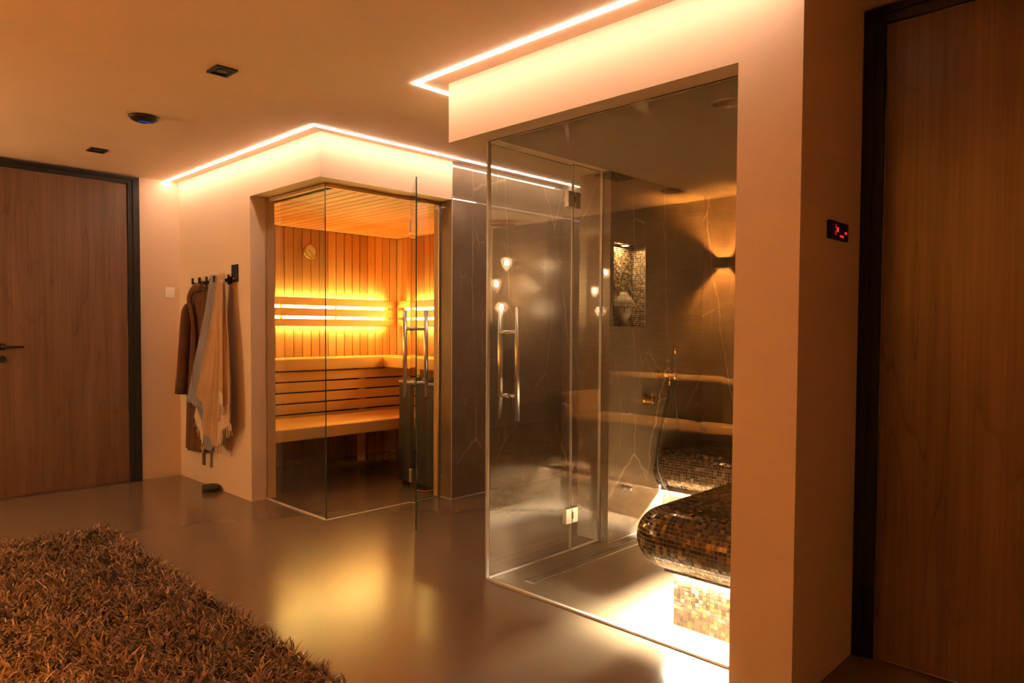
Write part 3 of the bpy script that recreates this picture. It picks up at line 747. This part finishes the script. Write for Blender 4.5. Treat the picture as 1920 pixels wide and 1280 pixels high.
r = empty('ceiling_speaker', (-.576, 3.36, H-.012), 'round dark ceiling speaker mirrored in the shower glass', 'speaker')
build('rim', MB().lathe((-.576, 3.36, H-.012), [(.1, .003), (.105, 0), (.115, .011)], 36, cap=False), M['black'], r, smooth=True)
build('grille', MB().lathe((-.576, 3.36, H-.008), [(.1, 0), (.1, .007)], 36), M['heater'], r)

# ------------------------------------------------------------------ small wall fittings
r = empty('light_switch', (2.256, YW, 1.52), 'white square light switch on the far left wall', 'switch')
build('plate', MB().box(2.218, 2.293, YW-.009, YW-.0005, 1.52, 1.612), M['white'], r, bevel=.003)
build('rotary_knob', MB().lathe((2.256, YW-.016, 1.566), [(.022, 0), (.024, .002), (.024, .007)], 24, 'y'), M['white'], r, smooth=False)
r = empty('control_panel', (XS, 5.165, 1.615), 'slim upright black control panel beside the towel hooks', 'control panel')
build('panel', MB().box(XS-.014, XS-.0005, 5.118, 5.212, 1.612, 1.742), M['black'], r, bevel=.003)
build('indicator_light', MB().box(XS-.0155, XS-.014, 5.162, 5.172, 1.634, 1.644), M['red'], r)
build('indicator_light', MB().box(XS-.0155, XS-.014, 5.183, 5.189, 1.635, 1.641), M['redim'], r)
r = empty('thermostat', (2.653, YP2, 1.6), 'black wall thermostat with red glowing symbols on the pillar side', 'thermostat')
build('panel', MB().box(2.563, 2.74, YP2-.014, YP2-.0005, 1.598, 1.663), M['black'], r, bevel=.003)
for (x0, x1, z0, z1, mm) in [(2.606, 2.616, 1.645, 1.651, 'redim'), (2.606, 2.616, 1.638, 1.643, 'redim'), (2.622, 2.638, 1.625, 1.642, 'red'), (2.606, 2.614, 1.622, 1.628, 'redim'), (2.604, 2.618, 1.613, 1.62, 'redim'), (2.655, 2.688, 1.609, 1.616, 'red'), (2.702, 2.717, 1.623, 1.632, 'red')]:
    build('display_mark', MB().box(x0, x1, YP2-.0155, YP2-.0138, z0, z1), M[mm], r)
r = empty('door_stop', (2.275, 5.475, 0), 'small round black stop on the floor below the towels', 'door stop')
build('base', MB().lathe((2.262, 5.475, 0), [(.06, 0), (.063, .003), (.063, .022)], 32), M['black'], r)
build('cap', MB().lathe((2.262, 5.475, .024), [(.063, 0), (.064, .003), (.062, .02), (.055, .024)], 32), M['heater'], r, smooth=False)

# hook rail
r = empty('hook_rail', (XS, 5.55, 1.61), 'black metal hook rail on the wall holding robe and towels', 'hook rail')
build('bar', MB().box(XS-.022, XS-.012, 5.22, 5.80, 1.617, 1.643), M['black'], r, bevel=.002)
for y in (5.25, 5.6):
    build('bracket', MB().box(XS-.012, XS-.0005, y-.02, y+.02, 1.605, 1.655), M['black'], r)
for y in (5.235, 5.37, 5.51, 5.64, 5.78):
    build('hook', MB().box(XS-.075, XS-.022, y-.008, y+.008, 1.615, 1.63).box(XS-.083, XS-.07, y-.008, y+.008, 1.615, 1.665).box(XS-.03, XS-.022, y-.012, y+.012, 1.595, 1.67), M['black'], r, bevel=.0015)

# ------------------------------------------------------------------ towels and robe
def interp(x, xs, ys): return float(np.interp(x, xs, ys))
def drape(name, parent, mat, ztop, yl, yr, hem, off, amp, folds, nu=70, nt=60, solid=.004, tp=(0, .25, .5, .75, 1), ph=0., label=None):
    """yl, yr: edges at tp; hem: list of z over u; off: distance from the wall at tp; folds: number of pleats"""
    P = []; hu = np.linspace(0, 1, len(hem))
    for i in range(nt+1):
        t = i/nt; row = []
        for j in range(nu+1):
            u = j/nu
            z = ztop + (interp(u, hu, hem)-ztop)*t
            y = interp(t, tp, yl)*(1-u) + interp(t, tp, yr)*u
            a = interp(t, (0, .12, .5, 1), (amp*.25, amp*.7, amp, amp*1.15))
            f = math.sin(2*math.pi*folds*(u+.05*math.sin(3*u+2*t)) + ph + .9*t) + .35*math.sin(2*math.pi*folds*2.3*u+1.3+ph+2*t)
            d = interp(t, tp, off) + a*f - .02*(2*u-1)**2*(1-t)
            y += .25*a*math.cos(2*math.pi*folds*u+ph)
            row.append((XS-max(.008, d), y, z))
        P.append(row)
    o = build(name, MB().grid(P), mat, parent, smooth=True, solid=solid, fixn=False, label=label)
    return o, P
def fringe(parent, P, j0, j1, ln=.055, step=1, mat=None):
    m = MB()
    for j in range(j0, j1, step):
        p = Vector(P[-1][j]); a = Vector((random.uniform(-.012, .012), random.uniform(-.014, .014), 0))
        l = ln*random.uniform(.7, 1.2)
        m.tube([p+Vector((0, 0, .004)), p+a*.4-Vector((0, 0, l*.4)), p+a-Vector((0, 0, l*.85)), p+a*1.05-Vector((0, 0, l))], [.0028, .0022, .0026, .0048], 5)
    return build('fringe', m, mat or M['cream'], parent, smooth=True, kind='stuff', label='cream twisted fringe')
def hem_band(parent, P, frac, j0, j1, mat, push=.003):
    n = len(P); k0 = int(n*(1-frac))
    Q = [[(p[0]-push, p[1], p[2]) for p in P[i][j0:j1]] for i in range(k0, n)]
    return build('border_band', MB().grid(Q), mat, parent, smooth=True, solid=.003, fixn=False, label='cream woven border')

# sand towel
r = empty('sand_towel', (XS-.06, 5.3, .4), 'sand coloured towel with cream fringe hanging rightmost on the rail', 'towel')
o, P = drape('cloth', r, M['sand'], 1.675, (5.29, 5.33, 5.415, 5.53, 5.66), (5.19, 5.13, 5.08, 5.055, 5.045), (.72, .68, .50, .43, .39, .37, .36, .42, .50, .545, .58), (.092, .10, .10, .099, .097), .012, 4.2)
hem_band(r, P, .16, 42, 71, M['cream'])
fringe(r, P, 40, 71, .075)
o2, P2 = drape('inner_fold', r, M['sand'], 1.62, (5.20, 5.20, 5.19, 5.185, 5.18), (5.16, 5.145, 5.135, 5.13, 5.125), (.72, .70, .69), (.115, .123, .123, .123, .121), .003, 1.4, nu=16, nt=40)
hem_band(r, P2, .1, 0, 17, M['cream']); fringe(r, P2, 0, 17, .06)
# grey-blue towel
r = empty('grey_blue_towel', (XS-.06, 5.5, .6), 'grey blue towel hanging between the robe and the sand towel', 'towel')
o, P = drape('cloth', r, M['blue'], 1.675, (5.465, 5.55, 5.68, 5.81, 5.925), (5.35, 5.345, 5.37, 5.41, 5.44), (.665, .655, .64, .62, .60, .585), (.080, .078, .077, .077, .076), .006, 2.3, ph=1.2)
hem_band(r, P, .06, 0, 71, M['blue'], .004)
o, P = drape('back_fold', r, M['blue'], 1.30, (5.53, 5.58, 5.65, 5.72, 5.80), (5.36, 5.37, 5.40, 5.43, 5.45), (.55, .46, .36, .31, .30, .33), (.06, .06, .06, .06, .06), .004, 2.0, nu=36, ph=.5)
hem_band(r, P, .13, 0, 18, M['cream']); fringe(r, P, 0, 20, .06)
# robe
r = empty('bath_robe', (XS-.08, 5.75, .25), 'brown waffle bathrobe hanging leftmost on the hook rail', 'robe')
drape('body', r, M['robe'], 1.59, (5.78, 5.98, 6.02, 6.06, 6.08), (5.53, 5.46, 5.50, 5.55, 5.61), (.262, .255, .26, .275, .285), (.036, .036, .035, .035, .035), .010, 2.6, solid=.012, ph=2.2, tp=(0, .05, .3, .7, 1))
sl = [(XS-.055, 5.93, 1.46), (XS-.055, 5.97, 1.36), (XS-.055, 6.01, 1.15), (XS-.055, 6.05, .93), (XS-.055, 6.075, .80)]
build('sleeve', MB().tube(bez(sl), list(np.interp(np.linspace(0, 1, 33), (0, .15, .5, 1), (.02, .042, .046, .048))), 14), M['robe'], r, smooth=True)
build('cuff', MB().tube([(XS-.055, 6.07, .83), (XS-.055, 6.085, .72)], [.051, .053], 16), M['robe'], r, smooth=True)
cp = bez([(XS-.05, 5.58, 1.58), (XS-.055, 5.67, 1.594), (XS-.062, 5.78, 1.585), (XS-.07, 5.855, 1.54), (XS-.074, 5.865, 1.48), (XS-.072, 5.83, 1.40), (XS-.066, 5.80, 1.27), (XS-.062, 5.795, 1.05), (XS-.058, 5.80, .8)])
Q = []
for i, p in enumerate(cp):
    t = i/(len(cp)-1); wv = interp(t, (0, .2, .45, 1), (.012, .034, .032, .02))
    d_ = (cp[min(i+1, len(cp)-1)]-cp[max(i-1, 0)]); nrm = Vector((0, d_.z, -d_.y)).normalized()
    Q.append([tuple(p + nrm*wv*k + Vector((.016*(abs(k)-.6), 0, 0))) for k in (-1, -.5, 0, .5, 1)])
build('collar', MB().grid(Q), M['robe'], r, smooth=True, solid=.014, fixn=False)
build('hanging_loop', MB().tube(bez([(XS-.075, 5.60, 1.575), (XS-.067, 5.615, 1.62), (XS-.055, 5.64, 1.636), (XS-.065, 5.655, 1.60), (XS-.075, 5.66, 1.575)]), .006, 8), M['robe'], r, smooth=True)
build('belt_end', MB().box(XS-.065, XS-.055, 5.605, 5.655, .18, .42), M['robe'], r, bevel=.003)

# ------------------------------------------------------------------ shag rug
def make_rug():
    x0, x1, y0, y1 = -.22, 1.325, 1.5, 4.80
    r = empty('shag_rug', ((x0+x1)/2, (y0+y1)/2, 0), 'thick brown shag rug lying on the floor at lower left', 'rug')
    build('backing', MB().box(x0, x1, y0, y1, 0, .012), M['rugbase'], r)
    n = 80000
    px = rng.uniform(x0, x1, n); py = rng.uniform(y0, y1, n)
    # clumps lean together
    cl = rng.uniform(0, 2*np.pi, (40, 80)); ci = ((px-x0)/(x1-x0)*39.9).astype(int); cj = ((py-y0)/(y1-y0)*79.9).astype(int)
    ang = cl[ci, cj] + rng.normal(0, .9, n)
    lean = rng.uniform(.5, 1.5, n); ln = rng.uniform(.035, .075, n); wd = rng.uniform(.0018, .0036, n)
    hd = np.stack([np.cos(ang), np.sin(ang), np.zeros(n)], 1)
    side = np.stack([-np.sin(ang+rng.normal(0, .6, n)), np.cos(ang), np.zeros(n)], 1); side /= np.linalg.norm(side, axis=1)[:, None]
    base = np.stack([px, py, np.full(n, .010)], 1)
    up = np.array([0, 0, 1.0])
    rows = []
    for k, t in enumerate((0, .4, .75, 1.0)):
        bend = lean*t
        p = base + hd*(np.sin(bend)*ln*t*.95)[:, None] + up*(np.cos(bend*.85)*ln*t)[:, None]
        wk = (wd*(1.0, 1.0, .9, .55)[k])[:, None]
        rows += [p - side*wk, p + side*wk]
    V = np.stack(rows, 1).reshape(-1, 3)            # n*8
    idx = np.arange(n)[:, None]*8
    q = np.concatenate([idx + np.array([[a, a+1, a+3, a+2]]) for a in (0, 2, 4)], 1).reshape(-1, 4)
    org = np.array([(x0+x1)/2, (y0+y1)/2, 0]); V = V - org
    me = bpy.data.meshes.new('pile')
    me.vertices.add(len(V)); me.vertices.foreach_set('co', V.ravel())
    me.loops.add(q.size); me.loops.foreach_set('vertex_index', q.ravel().astype(np.int32))
    me.polygons.add(len(q)); me.polygons.foreach_set('loop_start', np.arange(len(q), dtype=np.int32)*4)
    me.update(calc_edges=True); me.validate()
    pal = np.array([(.24, .155, .09), (.155, .096, .054), (.085, .05, .028), (.4, .28, .175), (.035, .02, .012)])
    c = pal[rng.choice(5, n, p=[.3, .3, .2, .1, .1])]*rng.uniform(.8, 1.2, (n, 1))
    cc = np.concatenate([np.repeat(c, 3, 0), np.ones((3*n, 1))], 1)
    a = me.attributes.new('Col', 'FLOAT_COLOR', 'FACE'); a.data.foreach_set('color', cc.astype('f').ravel())
    me.materials.append(M['rug'])
    o = bpy.data.objects.new('pile', me); link(o, r); o['kind'] = 'stuff'
make_rug()

# ------------------------------------------------------------------ the far side of the room, seen mirrored in the glass
def sconce(y, label):
    r = empty('wall_sconce', (XOPP, y, 1.83), label, 'wall lamp', 'black up and down wall lamps')
    z0, z1, d, hw, iw = 1.838, 1.938, .10, .105, .052
    m = MB().box(XOPP+d-.008, XOPP+d, y-hw, y+hw, z0, z1)
    m.box(XOPP+.0005, XOPP+d-.008, y-hw, y-iw, z0, z1).box(XOPP+.0005, XOPP+d-.008, y+iw, y+hw, z0, z1)
    build('housing', m, M['black'], r)
    build('back_plate', MB().box(XOPP+.0005, XOPP+.006, y-iw, y+iw, z0+.004, z1-.004), M['black'], r)
    build('led_module', MB().box(XOPP+.04, XOPP+.08, y-.012, y+.012, 1.884, 1.892), M['sconce_l'], r)
sconce(3.18, 'black up and down wall lamp mirrored in the shower glass at right')
sconce(1.655, 'black up and down wall lamp on the linen wall farther from the wooden door')
def build_sofa():
    r = empty('sofa', (-.65, 3.2, 0), 'low taupe fabric sofa mirrored in the shower glass', 'sofa')
    ya, yb = 1.9, 4.56; xb, xf = XOPP+.06, -.28
    build('base', MB().box(xb, xf-.04, ya+.02, yb-.02, .06, .26), M['sofa'], r, bevel=.03, seg=3)
    w3 = (yb-.22-ya-.22)/2
    for k in range(2):
        build('seat_cushion', MB().box(xb+.2, xf, ya+.22+w3*k+.005, ya+.22+w3*(k+1)-.005, .262, .45), M['sofa'], r, bevel=.05, seg=4)
    build('back_cushion', MB().box(xb, xb+.22, ya+.05, 3.05, .27, .84), M['sofa'], r, bevel=.06, seg=4)
    build('back_cushion', MB().box(xb, xb+.22, 3.06, 4.28, .27, .85), M['sofa'], r, bevel=.06, seg=4)
    for y0 in (ya, yb-.21):
        build('armrest', MB().box(xb, xf-.02, y0, y0+.21, .06, .65), M['sofa'], r, bevel=.04, seg=4)
    for x in (xb+.08, xf-.12):
        for y in (ya+.1, yb-.1):
            build('leg', MB().tube([(x, y, 0), (x, y, .07)], .02, 10), M['black'], r)
build_sofa()
def pendants():
    r = empty('pendant_lamp', (-.84, 5.78, H), 'cluster of three glass drop pendants hung from a round brass canopy', 'pendant lamp')
    build('canopy', MB().lathe((-.84, 5.78, H-.035), [(.15, 0), (.16, .004), (.16, .0345)], 40), M['brass'], r, smooth=False)
    for (x, y, z, sx, kind) in [(-.82, 5.672, 2.02, .062, 0), (-.82, 5.755, 1.515, .078, 1), (-.88, 5.90, 1.79, .055, 0)]:
        cd = build('cord', MB().tube([(x, y, z+.1), (x, y, H-.036)], .003, 6), M['black'], r)
        build('cap', MB().lathe((x, y, z+.065), [(.03, 0), (.03, .012), (.012, .016), (.01, .036)], 20), M['brass'], cd)
        pr = [(.028, .065), (.05*sx/.062, .055), (sx, .025), (sx*1.0, .0), (sx*.82, -.03), (sx*.5, -.062), (.012, -.085), (.003, -.1)] if not kind else [(.028, .065), (.055, .05), (sx*1.08, .015), (sx*1.02, -.005), (sx*.7, -.035), (.03, -.06), (.008, -.078), (.002, -.09)]
        sh = build('shade', MB().lathe((x, y, z), pr, 24, cap=False), M['pglass'], r, smooth=True, label='clear glass drop shade')
        build('bulb', MB().lathe((x, y, z), [(.006, .04), (.013, .02), (.016, .0), (.012, -.016), (.004, -.02)], 14), M['bulb'], sh, smooth=True)
pendants()
def planter():
    cx, cy = -.92, 5.98
    r = empty('grass_planter', (cx, cy, 0), 'tall dark planter with upright grass mirrored near the pendants', 'planter')
    build('pot', MB().box(cx-.16, cx+.16, cy-.16, cy+.16, 0, 1.02), M['pot'], r, bevel=.01)
    build('soil', MB().box(cx-.145, cx+.145, cy-.145, cy+.145, 1.02, 1.03), M['rugbase'], r)
    m = MB()
    for k in range(160):
        a = random.uniform(0, 2*math.pi); b = Vector((cx+random.uniform(-.12, .12), cy+random.uniform(-.12, .12), 1.03)); l = random.uniform(.25, .45); d = Vector((math.cos(a), math.sin(a), 0))*l*random.uniform(.05, .35); s_ = Vector((-math.sin(a), math.cos(a), 0))*.004
        p1, p2 = b+d*.35+Vector((0, 0, l*.55)), b+d+Vector((0, 0, l))
        m.add([b-s_, b+s_, p1-s_, p1+s_, p2], [(0, 1, 3, 2), (2, 3, 4)])
    build('grass_blades', m, M['leaf'], r, kind='stuff', fixn=False)
planter()
